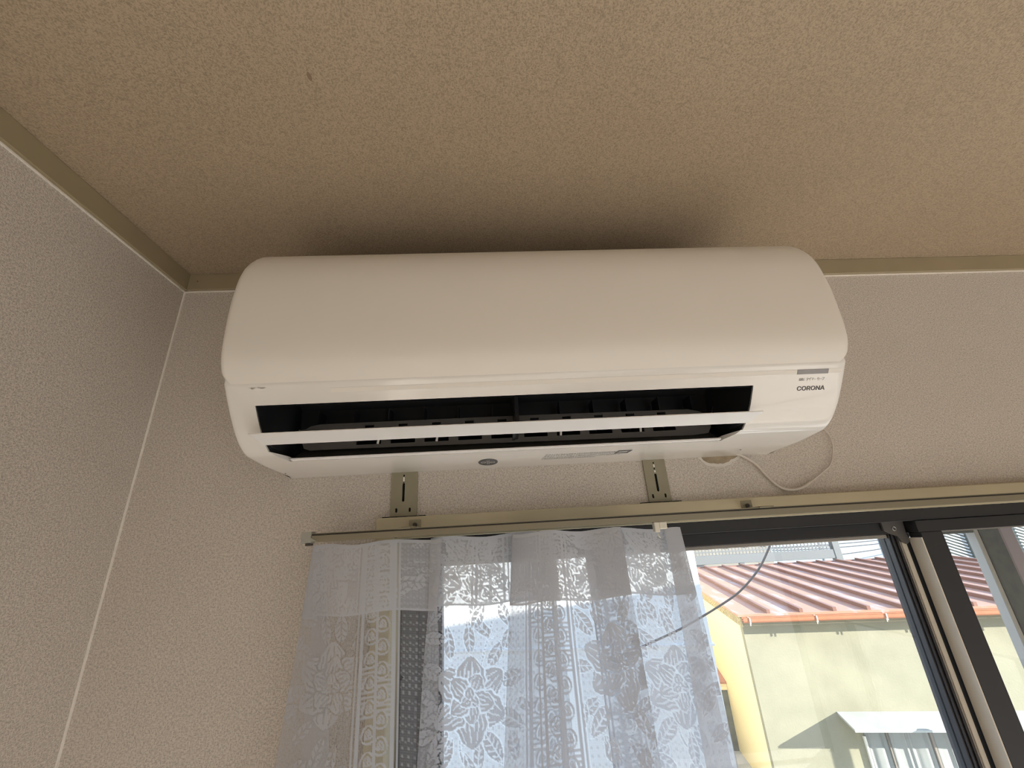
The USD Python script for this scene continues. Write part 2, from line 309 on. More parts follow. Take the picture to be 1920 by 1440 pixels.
# an insect-screen frame outside the right pane
sd = thing('insect_screen_frame', 'dark grey-green insect screen frame outside the right window pane', 'screen frame', (0, 0, 0))
obj('stile', box(1.5265, 1.5680, .150, .172, .80, 1.84, .0015), 'screen_stile', sd)
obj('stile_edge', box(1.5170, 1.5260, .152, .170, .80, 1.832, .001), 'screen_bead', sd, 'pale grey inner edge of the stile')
obj('top_rail', box(1.30, 1.5170, .152, .172, 1.8165, 1.84, .001), 'screen_stile', sd)
sp = obj('shutter_post', box(1.583, 1.613, .162, .20, .70, 2.1, .002), 'post_mauve', None, 'mauve grey upright post outside the right window pane', 'post')

# ------------------------------------------------------------------ air conditioner
AX0, AX1 = 0.2425, 1.0375
PROFILE = np.array([(0, .116), (.02, .1165), (.08, .1185), (.125, .1225), (.138, .1252), (.147, .1298), (.158, .1378), (.173, .153), (.190, .1755), (.205, .1975), (.2145, .2115), (.2205, .2265),
                    (.2235, .25), (.2245, .29), (.2235, .322), (.220, .348), (.2115, .372), (.198, .391), (.180, .4025), (.155, .408), (.10, .4095), (.0, .4095)])
def smooth_profile(p, n=5):
    return spline(p, n)
def ac_loft(inset_fn):
    """solid lofted along x from the side profile; the ends are rounded, more so at the top"""
    P = smooth_profile(PROFILE); t = np.gradient(P, axis=0); nrm = np.c_[t[:, 1], -t[:, 0]]; nrm /= np.linalg.norm(nrm, axis=1, keepdims=True)   # outward (d, z): front profile runs bottom -> front -> top
    rad = np.interp(P[:, 1], [.116, .20, .30, .36, .41], [.006, .006, .007, .012, .024])
    P = P - nrm * inset_fn(P)[:, None]
    P[:, 0] = np.maximum(P[:, 0], 0)
    w = np.clip(P[:, 0] / .02, 0, 1)                                                        # the back edge stays on the wall
    steps = np.r_[0, .0006, .0018, .0038, .007, .011, .016, .022, .030, .040, .052]
    xs = np.r_[AX0 + steps, AX1 - steps[::-1]]
    rings = []
    for x in xs:
        s = min(x - AX0, AX1 - x); k = np.clip(1 - s / rad, 0, 1); ins = rad * (1 - np.sqrt(1 - k ** 2)) * .92
        q = P - nrm * (ins * w)[:, None]; q[:, 0] = np.maximum(q[:, 0], 0); q[:, 1] = np.clip(q[:, 1], .116, .4095)
        rings.append(np.c_[np.full(len(q), x), -q[:, 0], q[:, 1] + 1.85])
    n = len(P); V = np.vstack(rings); F = []
    for i in range(len(xs) - 1):
        for j in range(n):
            k = (j + 1) % n; F += [[i * n + j, (i + 1) * n + j, (i + 1) * n + k], [i * n + j, (i + 1) * n + k, i * n + k]]
    cap = m3.triangulate([np.c_[rings[0][:, 1], rings[0][:, 2]]]); capb = m3.triangulate([np.c_[rings[-1][:, 1], rings[-1][:, 2]]])
    F += [list(c) for c in cap] + [[c[0] + (len(xs) - 1) * n, c[2] + (len(xs) - 1) * n, c[1] + (len(xs) - 1) * n] for c in capb]
    m = trimesh.Trimesh(V, np.array(F), process=True, merge_norm=True, merge_tex=True); trimesh.repair.fix_normals(m)
    if m.volume < 0: m.invert()
    return m3.Manifold(m3.Mesh(m.vertices.astype(np.float32), m.faces.astype(np.uint32)))
SEAM = 2.0420
def rrect(x0, x1, z0, z1, r):
    out = []
    for cx, cz, a0 in ((x1 - r, z0 + r, -90), (x1 - r, z1 - r, 0), (x0 + r, z1 - r, 90), (x0 + r, z0 + r, 180)):
        out += [(cx + r * math.cos(math.radians(a0 + a)), cz + r * math.sin(math.radians(a0 + a))) for a in np.linspace(0, 90, 10)]
    return out
outer_ac = ac_loft(lambda P: np.zeros(len(P)))
inner_ac = ac_loft(lambda P: np.where((P[:, 1] > .1975) & (P[:, 0] > .1), .0030, 0.0))
panel_region = prism_y(rrect(AX0 - .001, AX1 + .001, SEAM - .0005, 2.40, .030), -.30, -.115)
front_panel = (outer_ac ^ panel_region) - inner_ac
vx0, vx1 = .2769, .9115
plan = [(vx0, -.26), (vx1, -.26), (vx1, -.153), (vx1 - .0012, -.146), (vx1 - .0045, -.137), (vx1 - .009, -.126), (vx1 - .0135, -.111), (vx1 - .0135, -.03), (vx0 + .0115, -.03), (vx0 + .0115, -.111), (vx0 + .008, -.124), (vx0 + .004, -.137), (vx0 + .001, -.147), (vx0, -.153)]
duct = [(-.1893, 2.0243), (-.26, 1.99), (-.20, 1.90), (-.107, 1.90), (-.107, 1.9712), (-.080, 1.985), (-.062, 2.01), (-.068, 2.055), (-.11, 2.085), (-.16, 2.07)]
low = m3.Manifold.cube((2, 1, .1770)).translate((0, -.5, 1.8))
cut = (prism_x(duct, 0, 2) ^ prism_z(plan, 1.8, 2.2)) + ((prism_x(duct, vx0, vx1)) - low)
housing = inner_ac - cut
ac = thing('air_conditioner', 'white wall-mounted air conditioner with its louver open, above the window', 'air conditioner', (0, 0, 0))
obj('housing', housing, 'white_plastic', ac, smooth=32)
obj('front_panel', front_panel, 'panel_plastic', ac, 'large plain matt white front cover', smooth=32)
# dark lining of the air outlet
lin_poly = [(-.1862, 2.0232), (-.158, 2.0685), (-.11, 2.0832), (-.0695, 2.054), (-.0636, 2.0105), (-.081, 1.9868), (-.1052, 1.9738)]
lining = []
for (y0, z0), (y1, z1) in zip(lin_poly, lin_poly[1:]):
    lining.append(((y0, z0), (y1, z1)))
V, F = [], []
for x in (vx0 + .0125, vx1 - .0140):
    pass
xa, xb = vx0 + .0008, vx1 - .0008
for (a, b) in lining:
    k = len(V); V += [(xa, *a), (xb, *a), (xb, *b), (xa, *b)]; F += [[k, k + 1, k + 2], [k, k + 2, k + 3]]
obj('outlet_lining', (np.array(V), np.array(F)), 'duct_black', ac, 'black inside of the air outlet')
ends = []
for x, s in ((vx0 + .0006, 1), (vx1 - .0006, -1)):
    e = prism_x([(-.1885, 2.0238), (-.158, 2.0695), (-.11, 2.0845), (-.0685, 2.055), (-.0625, 2.010), (-.080, 1.9856), (-.1065, 1.9725), (-.138, 1.9762), (-.155, 1.9868), (-.173, 2.0042)], x if s > 0 else x - .0008, x + .0008 if s > 0 else x)
    ends.append(e)
obj('outlet_end', ends[0], 'duct_black', ac); obj('outlet_end', ends[1], 'duct_black', ac)
obj('outlet_lip', box(vx0 + .016, vx1 - .018, -.1165, -.1085, 1.9705, 1.9735, .0006), 'flap_plastic', ac, 'pale rear lip of the air outlet')
obj('outlet_floor', prism_x([(-.1135, 1.9738), (-.1085, 1.9738), (-.083, 1.9885), (-.086, 1.9915)], vx0 + .020, vx1 - .020), 'duct_grey', ac, 'dark grey sloping floor of the outlet')
# inner louver plate with scalloped ends
lo = []
top = 2.0235
pl = [(.289, 2.026), (.2895, 2.0185), (.296, 2.0155), (.303, 2.0165), (.309, 2.0205), (.322, 2.0228), (.60, 2.0232), (.860, 2.0215), (.874, 2.0185), (.884, 2.014), (.892, 2.013), (.897, 2.016), (.9005, 2.0245),
      (.889, 1.992), (.884, 1.984), (.860, 1.9815), (.330, 1.986), (.312, 1.9855), (.303, 1.989)]
louver = prism_y(pl, -.1035, -.1010)
slots = None
for k in range(10):
    x = .375 + k * .0475
    s = m3.Manifold.cube((.034, .1, .0075)).translate((x, -.15, 1.9905)) + m3.Manifold.cube((.013, .1, .004)).translate((x + .01, -.15, 2.0150))
    louver = louver - s
obj('inner_louver', louver, 'louver_grey', ac, 'grey slotted inner louver with scalloped ends')
for k, x in enumerate((.4065, .488, .664, .7805)):
    obj('louver_pin', cyl((x, -.1105, 1.9890), (x + .0008, -.1105, 1.9945), .0017, 10), 'pin_white', ac, 'small white pin')
obj('centre_rib', box(.5975, .6035, -.150, -.070, 1.988, 2.070, .001), 'duct_black', ac, 'black upright rib in the middle of the outlet')
for k in range(12):
    x = .315 + k * .0505
    if abs(x - .60) > .02: obj('vane', box(x, x + .0012, -.098, -.072, 1.995, 2.045), 'duct_black', ac)
# open flap: a thin curved plate seen from below
fl = [(-.1955, 1.9868), (-.1952, 1.9880), (-.186, 1.9880), (-.172, 1.9868), (-.160, 1.9842), (-.1592, 1.9828), (-.1602, 1.9818), (-.173, 1.9844), (-.186, 1.9858)]
flap = prism_x(fl, vx0 + .0006, vx1 - .0006)
obj('flap', flap, 'flap_plastic', ac, 'bright white louver flap standing open', smooth=20)
for a_, b_, e_ in ((vx0 + .002, vx0 + .005, -.120), (vx1 - .005, vx1 - .002, -.120), (.594, .598, -.115)): obj('flap_arm', box(a_, b_, -.162, e_, 1.9835, 1.990), 'duct_black', ac)
ig = part('intake_grille', ac); put(ig, 'dark air intake grille on top')
obj('grille_opening', box(AX0 + .05, AX1 - .05, -.108, -.012, 2.2590, 2.2601), 'duct_black', ig)
for k in range(9): obj('grille_slat', box(AX0 + .05, AX1 - .05, -.104 + k * .011, -.1015 + k * .011, 2.2601, 2.2630), 'duct_grey', ig)
# display window and printing on the slanting front
def on_slope(d0, z0, d1, z1):
    up = np.array([0, -(d1 - d0), z1 - z0]); return up / np.linalg.norm(up)
up = on_slope(.175, .1557, .203, .1945)
xa_ = np.array([1.0, 0, 0])
def slope_pt(x, d):
    z = np.interp(d, *np.array([(p[0], p[1]) for p in smooth_profile(PROFILE)[5:52]]).T); return np.array([x, -d, z + 1.85])
nrm = np.cross(xa_, up)
obj('display_window', on_plane(trimesh.creation.box(bounds=[[0, 0, -.001], [.0425, .0062, .0005]]), slope_pt(.9693, .1965) + nrm * .0002, xa_, up), 'display_grey', ac, 'grey translucent display strip')
obj('seam_band', on_plane(trimesh.creation.box(bounds=[[0, 0, -.001], [.66, .0060, .00012]]), slope_pt(.3700, .1967) + nrm * .00005, xa_, up), 'panel_plastic', ac)
def wide_text(s, w, h):
    m = meshkit.text_mesh(s, 1.0, .1, bold=True); b = m.bounds; m.apply_translation(-b[0]); m.apply_scale([w / (b[1][0] - b[0][0]), h / (b[1][1] - b[0][1]), .003]); return m
obj('brand_lettering', on_plane(wide_text('CORONA', .0385, .0060), slope_pt(.9722, .1835) + nrm * .0001, xa_, up), 'print_grey', ac, 'dark grey printed name CORONA')
def strokes(segs, h, t):
    """thin strokes drawn in a unit cell, as flat bars"""
    out = []
    for x0, y0, x1, y1 in segs:
        a, b = np.array([x0, y0]) * h, np.array([x1, y1]) * h; L = np.linalg.norm(b - a); ang = math.atan2(*(b - a)[::-1])
        m = trimesh.creation.box((L + t, t, .0003)); m.apply_transform(trimesh.transformations.rotation_matrix(ang, [0, 0, 1])); m.apply_translation((*(a + b) / 2, 0)); out.append(m)
    return out
G = {'un': [(.05, .85, .15, .75), (.05, .55, .2, .5), (.2, .5, .1, .15), (.1, .15, .95, .1), (.3, .9, .95, .9), (.35, .7, .9, .7), (.35, .7, .35, .35), (.9, .7, .9, .35), (.35, .35, .9, .35), (.35, .52, .9, .52), (.62, .9, .62, .2), (.28, .24, .95, .24)],
     'ten': [(.05, .85, .45, .85), (.25, .98, .25, .05), (.08, .7, .42, .7), (.08, .7, .08, .4), (.42, .7, .42, .4), (.08, .4, .42, .4), (.08, .55, .42, .55), (.02, .22, .48, .22), (.58, .85, .92, .85), (.52, .58, .98, .58), (.74, .58, .58, .15), (.58, .15, .92, .2), (.82, .35, .95, .1)],
     'ta': [(.4, .95, .15, .5), (.35, .8, .85, .8), (.85, .8, .3, .05), (.3, .55, .65, .4)], 'i': [(.8, .95, .2, .5), (.55, .7, .55, .05)], 'ma': [(.1, .8, .9, .8), (.9, .8, .5, .3), (.4, .5, .65, .15)],
     'bar': [(.1, .5, .9, .5)], 'se': [(.05, .6, .9, .7), (.9, .7, .7, .45), (.35, .95, .35, .15), (.35, .15, .9, .12)], 'fu': [(.1, .85, .85, .85), (.85, .85, .3, .05)]}
txt, x = [], 0.0
for g, wd in (('un', 1), ('ten', 1.5), ('ta', .8), ('i', .8), ('ma', .8), ('bar', 1.3), ('se', .85), ('bar', .85), ('fu', .9)):
    h = .0044; t = .00036
    for m in strokes(G[g], h, t): m.apply_scale([.92, 1, 1]); m.apply_translation((x, 0, 0)); txt.append(m)
    x += wd * h * .92
obj('indicator_lettering', on_plane(join(txt), slope_pt(.9728, .1912) + nrm * .0001, xa_, up), 'print_pale', ac, 'small grey printed indicator captions')
# printing on the underside: an oval badge and a block of small print with a framed mark
dn = np.array([0, -1.0, .040]); dn /= np.linalg.norm(dn); nb = np.cross(xa_, dn)
def under(x, d): return np.array([x, -d, 1.85 + np.interp(d, *np.array([(p[0], p[1]) for p in smooth_profile(PROFILE)[:25]]).T)])
el = lambda a, b, n=40: np.c_[a * np.cos(np.linspace(0, 2 * np.pi, n, endpoint=False)), b * np.sin(np.linspace(0, 2 * np.pi, n, endpoint=False))]
badge = m3.Manifold.extrude(m3.CrossSection([el(.0148, .0215)]), .0002)
ob = under(.5585, .0500) + nb * .0004
obj('oval_badge', on_plane(badge, ob, xa_, dn), 'print_grey', ac, 'small dark oval badge with pale ring shapes')
ringz = [m3.Manifold.extrude(m3.CrossSection([el(.0040, .0050)]) - m3.CrossSection([el(.0026, .0034)]), .0002).translate((-.0072, 0, .0002)),
         m3.Manifold.extrude(m3.CrossSection([el(.0040, .0050)]) - m3.CrossSection([el(.0026, .0034)]), .0002).translate((.0068, 0, .0002)),
         tri(trimesh.creation.box(bounds=[[-.0018, -.012, .0002], [-.0006, .012, .0004]])), tri(trimesh.creation.box(bounds=[[.0008, -.012, .0002], [.0020, .012, .0004]]))]
obj('badge_rings', on_plane(join(ringz), ob, xa_, dn), 'print_pale', ac)
sm = []
for r in range(4):
    x = 0.0
    while x < (.118 if r > 0 else .085):
        w = rng.uniform(.0012, .0030); sm.append(trimesh.creation.box(bounds=[[x + .0012 * r, r * .0085, 0], [x + .0012 * r + w, r * .0085 + rng.uniform(.0036, .0050), .0002]])); x += w + rng.uniform(.0008, .0022)
obj('small_print', on_plane(join(sm), under(.641, .0490) + nb * .0004, xa_, dn), 'print_pale', ac, 'lines of tiny grey print')
fr = m3.CrossSection([np.array([(0, 0), (.021, 0), (.024, .0165), (.003, .0165)])]); fr2 = m3.CrossSection([np.array([(.0028, .0035), (.0185, .0035), (.0206, .013), (.0048, .013)])])
obj('framed_mark', on_plane(m3.Manifold.extrude(fr - fr2, .0002), under(.7500, .0665) + nb * .0004, xa_, dn), 'print_grey', ac, 'small dark framed mark')
obj('screw_plug', cyl(under(.2520, .040), under(.2520, .040) + nb * .0004, .0011, 10), 'screw_dark', ac); obj('screw_plug', cyl(under(.9600, .048), under(.9600, .048) + nb * .0004, .0013, 10), 'screw_dark', ac)

# ------------------------------------------------------------------ brackets below the air conditioner
def slot(x0, x1, z0, z1):
    r = (x1 - x0) / 2; cx = (x0 + x1) / 2
    pts = [(cx + r * math.cos(a), z1 - r + r * math.sin(a)) for a in np.linspace(0, np.pi, 9)] + [(cx + r * math.cos(a), z0 + r + r * math.sin(a)) for a in np.linspace(np.pi, 2 * np.pi, 9)]
    return prism_y(pts, -.02, .02)
def bracket(x0, x1, zslot, label):
    t = thing('mounting_bracket', label, 'bracket', (0, 0, 0), 0, 'steel brackets between air conditioner and window')
    cx = (x0 + x1) / 2 - .001; w = x1 - x0
    body = prism_y([(x0, 1.992), (x0 + .0005, 1.8985), (x0 + .002, 1.8972), (x1 - .002, 1.8972), (x1 - .0005, 1.8985), (x1, 1.992)], -.0042, -.0026)
    body = body + m3.Manifold.cube((.0016, .0042, .094)).translate((x0, -.0042, 1.898)) + m3.Manifold.cube((.0016, .0042, .094)).translate((x1 - .0016, -.0042, 1.898))
    back = m3.Manifold.cube((w - .006, .001, .09)).translate((x0 + .003, -.0012, 1.899))
    cuts = slot(cx - .0019, cx + .0019, zslot - .019, zslot + .010) + slot(cx - .0117, cx - .0085, 1.9040, 1.9105) + slot(cx + .0090, cx + .0122, 1.9040, 1.9105) + slot(cx - .0013, cx + .0013, 1.9495, 1.9525) + slot(cx - .0013, cx + .0013, 1.9590, 1.9620)
    obj('plate', body - cuts, 'bracket_paint', t)
    obj('slot_backing', back, 'hole_dark', t, 'dark holes and slot of the plate')
    obj('groove_line', [box(cx - .0012, cx + .0012, -.0044, -.0042, zslot + .012, 1.9485), box(cx - .0012, cx + .0012, -.0044, -.0042, 1.9535, 1.958)], 'caulk', t)
bracket(.4025, .4440, 1.9390, 'olive grey slotted steel bracket under the middle left of the air conditioner')
bracket(.8155, .8525, 1.9330, 'olive grey slotted steel bracket under the right part of the air conditioner')

# ------------------------------------------------------------------ signal cord looping on the wall
cp = [(.955, -.012, 1.972), (.976, -.009, 1.968), (.992, -.006, 1.961), (1.008, -.005, 1.948), (1.019, -.005, 1.931), (1.031, -.005, 1.916), (1.042, -.005, 1.908), (1.057, -.005, 1.905), (1.075, -.005, 1.908), (1.096, -.005, 1.918), (1.120, -.005, 1.932), (1.136, -.005, 1.943), (1.1465, -.005, 1.961), (1.1515, -.005, 1.979), (1.148, -.006, 1.998), (1.128, -.008, 2.016), (1.095, -.010, 2.024), (1.045, -.012, 2.022)]
c = thing('signal_cord', 'thin white cord looping on the wall from the right end of the air conditioner', 'cord', (0, 0, 0))
sp_ = spline(cp, 8); k = len(sp_) * 9 // 17
obj('cord', tube(sp_[:k + 1], .0022, 10), 'cord_white', c, smooth=True)
obj('cord', tube(sp_[k:], .0013, 10), 'cord_white', c, smooth=True)

# ------------------------------------------------------------------ curtain rail
ra = thing('curtain_rail', 'olive metal curtain rail running along the top of the window', 'curtain rail', (0, 0, 0))
RYF, RZ0, RZ1 = -.066, 1.8662, 1.8745
rail = m3.Manifold.cube((2.02, .013, RZ1 - RZ0)).translate((.312, RYF, RZ0)) - m3.Manifold.cube((2.2, .0035, .005)).translate((.30, RYF + .0048, RZ0 - .001))
obj('rail_channel', rail, 'rail_metal', ra)
obj('rail_groove', box(.312, 2.332, RYF + .0015, RYF + .0115, RZ1, RZ1 + .0022), 'rail_dark', ra, 'dark groove along the top of the rail')
obj('rail_top_lip', box(.312, 2.332, RYF + .0005, RYF + .0125, RZ1 + .0022, RZ1 + .0032), 'rail_metal', ra)
cap = prism_x([(RYF - .001, 1.8800), (RYF - .001, 1.8672), (RYF + .004, 1.8650), (RYF + .014, 1.8650), (RYF + .014, 1.8800)], .2985, .3115) + prism_y([(.311, 1.8672), (.3205, 1.8672), (.3165, 1.8690), (.311, 1.8725)], RYF - .001, RYF + .012)
obj('end_cap', cap, 'cap_grey', ra, 'grey plastic end cap')
obj('cap_stop', [box(.3035, .3115, RYF + .002, RYF + .010, 1.8618, 1.8652, .0006)], 'screw_dark', ra)
for x in (.4435, .9685, 1.95):
    b = part('support', ra)
    obj('support_arm', [box(x - .010, x + .010, RYF + .002, -.012, 1.8779, 1.8795), box(x - .009, x + .009, -.0135, -.012, 1.8735, 1.8915, .0004), box(x - .014, x + .003, RYF - .001, RYF + .003, 1.8765, 1.8785)], 'bracket_paint', b)
    obj('support_screw', cyl((x, -.0136, 1.8840), (x, -.0160, 1.8840), .0030, 12), 'screw_dark', b)
for k, x in enumerate((.8005,)):
    g = thing('curtain_glider', 'cream plastic glider hanging from the rail above the right end of the lace curtain', 'glider', (0, 0, 0))
    obj('glider_body', [box(x - .0065, x + .001, RYF + .001, RYF + .011, 1.8520, RZ0, .0010), box(x + .001, x + .0125, RYF + .002, RYF + .010, 1.8560, RZ0, .001)], 'glider_cream', g)
    obj('glider_hook', tube(spline([(x - .002, RYF + .005, 1.853), (x - .002, RYF + .003, 1.847), (x + .001, RYF + .006, 1.845)], 5), .0008, 6), 'glider_cream', g)

# ------------------------------------------------------------------ lace curtain
nodes = [  # x at z=1.70, x at z=1.47, depth y  (world metres), measured along the cloth from the left hem
    (0.3448, 0.3729, -0.048), (0.3012, 0.2829, -0.055), (0.4002, 0.4064, -0.052), (0.4848, 0.4832, -0.062), (0.4663, 0.4548, -0.054), (0.5228, 0.5140, -0.040), (0.6522, 0.6554, -0.035), (0.5747, 0.5532, -0.068), (0.6099, 0.5963, -0.080), (0.6677, 0.6693, -0.074), (0.7521, 0.7575, -0.055), (0.6969, 0.7031, -0.040), (0.7903, 0.8001, -0.032), (0.8489, 0.8631, -0.040), (0.8137, 0.8128, -0.048),
]
ZT, Z1, Z2 = 1.8645, 1.70, 1.47
N = np.array(nodes)
dens = 40
cv = spline(N, dens)                                                # the fold line: x1, x2, y
seg = np.r_[0, np.cumsum(np.hypot(np.diff((cv[:, 0] + cv[:, 1]) / 2), np.diff(cv[:, 2])))]
S = seg[-1]; DS = .0013
ncol = int(S / DS); s_ = np.linspace(0, S, ncol)
X1, X2, YY = (np.interp(s_, seg, cv[:, k]) for k in range(3))
s_node = np.array([seg[min(i * dens, len(seg) - 1)] for i in range(len(N))])
zr = np.r_[np.arange(0, .455, DS), .455 + np.arange(0, .62, .006)]     # rows: fine where seen, coarse below
top_z = np.interp((X1 + X2) / 2, [.30, .45, .60, .78, .86, .90], [1.8630, 1.8640, 1.8640, 1.8625, 1.8570, 1.8570]) - .0018 * (1 + np.sin(s_ * 2 * np.pi / .115))
tt = zr[:, None]; Z = top_z[None, :] - tt
k = (Z1 - Z) / (Z1 - Z2)
X = X1[None] + (X2 - X1)[None] * k
amp = np.clip((tt - .0) / .25, .55, 1.25)
ym = -.050 + (YY[None] + .050) * amp + .0012 * np.sin(s_[None] * 90 + tt * 7)
pinch = np.exp(-((tt - .085) / .035) ** 2)
pc_ = N[3:5, 0].mean(); X = X + pinch * (pc_ - X) * .45 * np.exp(-((s_[None] - s_node[3:5].mean()) / .020) ** 2)
Yc = np.minimum(ym, -.0185)
V = np.stack([X, Yc, Z], -1).reshape(-1, 3)
R_, C_ = Z.shape
i, j = np.meshgrid(np.arange(R_ - 1), np.arange(C_ - 1), indexing='ij'); a = i * C_ + j
Fq = np.stack([a, a + C_, a + C_ + 1, a + 1], -1).reshape(-1, 4)
Fc = np.vstack([Fq[:, [0, 1, 2]], Fq[:, [0, 2, 3]]])
# woven pattern: flowers, leaves, scrolls and borders on a net ground, as thread coverage 0..1
Sg, Tg = np.broadcast_to(s_[None], Z.shape), np.broadcast_to(tt, Z.shape)
def lace_pattern(Sg, Tg):
    L = np.full(Sg.shape, .27)
    dots = (np.sin(Sg * 2 * np.pi / .0078 + np.floor(Tg / .0039) * np.pi) > .5) & (np.sin(Tg * 2 * np.pi / .0078) > .0)
    L = np.where(dots, .58, L)
    r2 = np.random.default_rng(11)
    FULL, OPEN = .90, .07
    def petal(L, bx, by, ln, wd, rot, veins=7, blunt=.75):
        """one woven petal or leaf: base at (bx, by), pointing along rot; filled, veined, with an open outline"""
        m = (abs(Sg - bx) < ln * 1.15) & (abs(Tg - by) < ln * 1.15)
        dx, dy = Sg[m] - bx, Tg[m] - by; l = L[m]
        x = (dx * np.cos(rot) + dy * np.sin(rot)) / ln; y = (-dx * np.sin(rot) + dy * np.cos(rot)) / (wd / 2)
        q = np.clip(x, 0, 1); w = np.sin(np.pi * q ** blunt) ** .62
        w = w * (1 + .06 * np.sin(q * 19 + rot * 3))
        ins = (x > 0) & (x < 1) & (abs(y) < w)
        o = .0016
        rim = (x > -o / ln) & (x < 1 + o / ln) & (abs(y) < w + o / (wd / 2)) & ~ins
        a = y / np.maximum(w, .05)
        ve = ins & (abs((a * veins / 2) % 1 - .5) < .13 + .05 * q) & (q > .25) & (q < .86 - .25 * (np.floor(a * veins / 2) % 2))
        l = np.where(ins, FULL, l); l = np.where(ve, .30, l); l = np.where(rim, OPEN, l); L[m] = l
    def leaf(L, bx, by, ln, wd, rot):
        m = (abs(Sg - bx) < ln * 1.1) & (abs(Tg - by) < ln * 1.1)
        dx, dy = Sg[m] - bx, Tg[m] - by; l = L[m]
        x = dx * np.cos(rot) + dy * np.sin(rot); y = -dx * np.sin(rot) + dy * np.cos(rot)
        q = np.clip(x / ln, 0, 1); w = wd / 2 * np.sin(np.pi * q ** .8)
        ins = (x > 0) & (x < ln) & (abs(y) < w); rim = (x > -.001) & (x < ln + .001) & (abs(y) < w + .0015) & ~ins
        ve = ins & ((abs(y) < .0008) | ((abs(((x + abs(y) * .8) / .0075) % 1 - .5) < .13) & (abs(y) < w * .8)))
        l = np.where(ins, FULL, l); l = np.where(ve, .22, l); l = np.where(rim, OPEN, l); L[m] = l
    def stem(L, pts):
        P = spline(pts, 40)
        for x, y in P[::3]:
            m = (abs(Sg - x) < .0032) & (abs(Tg - y) < .0032); r = np.hypot(Sg[m] - x, Tg[m] - y); L[m] = np.where(r < .0012, .86, np.where((r < .0027) & (L[m] < .86), OPEN, L[m]))
    for n_, cs in enumerate(FLOWER_S):
        for q in range(-1, 8):
            ct = FLOWER_T0 + q * .168 + .030 * (n_ % 2); f = 1 - 2 * ((q + n_) % 2)
            stem(L, [(cs - .03 * f, ct - .085), (cs - .012 * f, ct - .03), (cs, ct), (cs + .012 * f, ct + .05), (cs - .006 * f, ct + .085)])
            for k in range(11):                                      # leaves all round
                a = k * 2 * np.pi / 11 + .3 * f + r2.uniform(-.2, .2); r0 = .034 + r2.uniform(0, .012)
                leaf(L, cs + r0 * np.cos(a), ct + r0 * np.sin(a) * 1.15, r2.uniform(.034, .050), r2.uniform(.013, .020), a + r2.uniform(-.45, .45))
            for k in range(9):
                a = k * 2 * np.pi / 9 + r2.uniform(-.2, .2); leaf(L, cs + .062 * np.cos(a), ct + .078 * np.sin(a), r2.uniform(.028, .042), r2.uniform(.012, .018), a + r2.uniform(-.9, .9))
            for k in range(6):
                a = k * np.pi / 3 + .5 * f + r2.uniform(-.12, .12); petal(L, cs + .006 * np.cos(a), ct + .006 * np.sin(a), r2.uniform(.040, .047), r2.uniform(.036, .042), a)
            for k in range(5):
                a = k * 2 * np.pi / 5 + 1.1 * f + r2.uniform(-.15, .15); petal(L, cs + .003 * np.cos(a), ct + .003 * np.sin(a), r2.uniform(.024, .030), r2.uniform(.022, .027), a, 5)
            for k in range(3):
                a = k * 2 * np.pi / 3 + .4; petal(L, cs, ct, .013, .013, a, 3)
    for cs in BORDER_S:                                              # scroll borders between straight lines
        d = Sg - cs
        w = abs(d) < .020
        rung = w & (((Tg / .0052) % 1) < .42); L = np.where(w, .16, L); L = np.where(rung & (np.sin(Tg * 2 * np.pi / .13 + cs * 30) > .25), .80, L)
        for u_ in range(2):
            y0 = (Tg / .026 + .5 * u_) % 1 - .5; x0 = d - (.0075 if u_ else -.0075); r = np.hypot(x0 / .0100, y0 / .40)
            th = np.arctan2(y0 / .40, x0 / .0100)
            L = np.where(w & (r < .95), .90, L); L = np.where(w & (abs(r - .62 - .07 * np.sin(3 * th)) < .10), .14, L); L = np.where(w & (abs((th * 1.6 + r * 3) % 1 - .5) < .10) & (r < .55), .25, L)
        L = np.where(w & (abs(d) < .0022), .86, L)
        L = np.where((abs(abs(d) - .0215) < .0022), .93, L); L = np.where((abs(abs(d) - .0252) < .0009), .06, L); L = np.where((abs(abs(d) - .0280) < .0014), .9, L); L = np.where((abs(abs(d) - .0305) < .0008), .08, L)
    thread = .08 * np.cos(Sg * 2 * np.pi / .0026) + .03 * np.cos(Tg * 2 * np.pi / .0026)
    return np.clip(L + thread, .03, .95)
FLOWER_S = [s_node[2] - .055, (s_node[4] + s_node[6]) / 2 - .035, s_node[9] + .055, s_node[12] + .01]
BORDER_S = [s_node[3] - .075, s_node[6] + .04, (s_node[8] + s_node[9]) / 2, s_node[11] + .02]
FLOWER_T0 = .165
L1 = lace_pattern(Sg, Tg)
HEM = .088
L2 = np.roll(L1, 37, axis=0)[:, :]
L2 = L2[:, ::-1]
cover = np.where(Tg < HEM, 1 - (1 - L1) * (1 - L2) * .55, L1)
cover = np.where(abs(Tg - HEM) < .0012, .97, cover); cover = np.where(Tg < .004, .97, cover)
cover = np.where((Sg < .035) | (Sg > S - .034), 1 - (1 - cover) * .42, cover)   # side hems are doubled
cu = usdkit.mesh(stage, path_for('lace_curtain', None), (V, Fc), LOOK['lace'], smooth=True)
UsdGeom.PrimvarsAPI(cu).CreatePrimvar('lace', Sdf.ValueTypeNames.FloatArray, 'vertex').Set(Vt.FloatArray.FromNumpy(cover.reshape(-1).astype(np.float32)))
put(cu.GetPrim(), 'white floral lace curtain hanging in folds over the left half of the window', 'curtain')

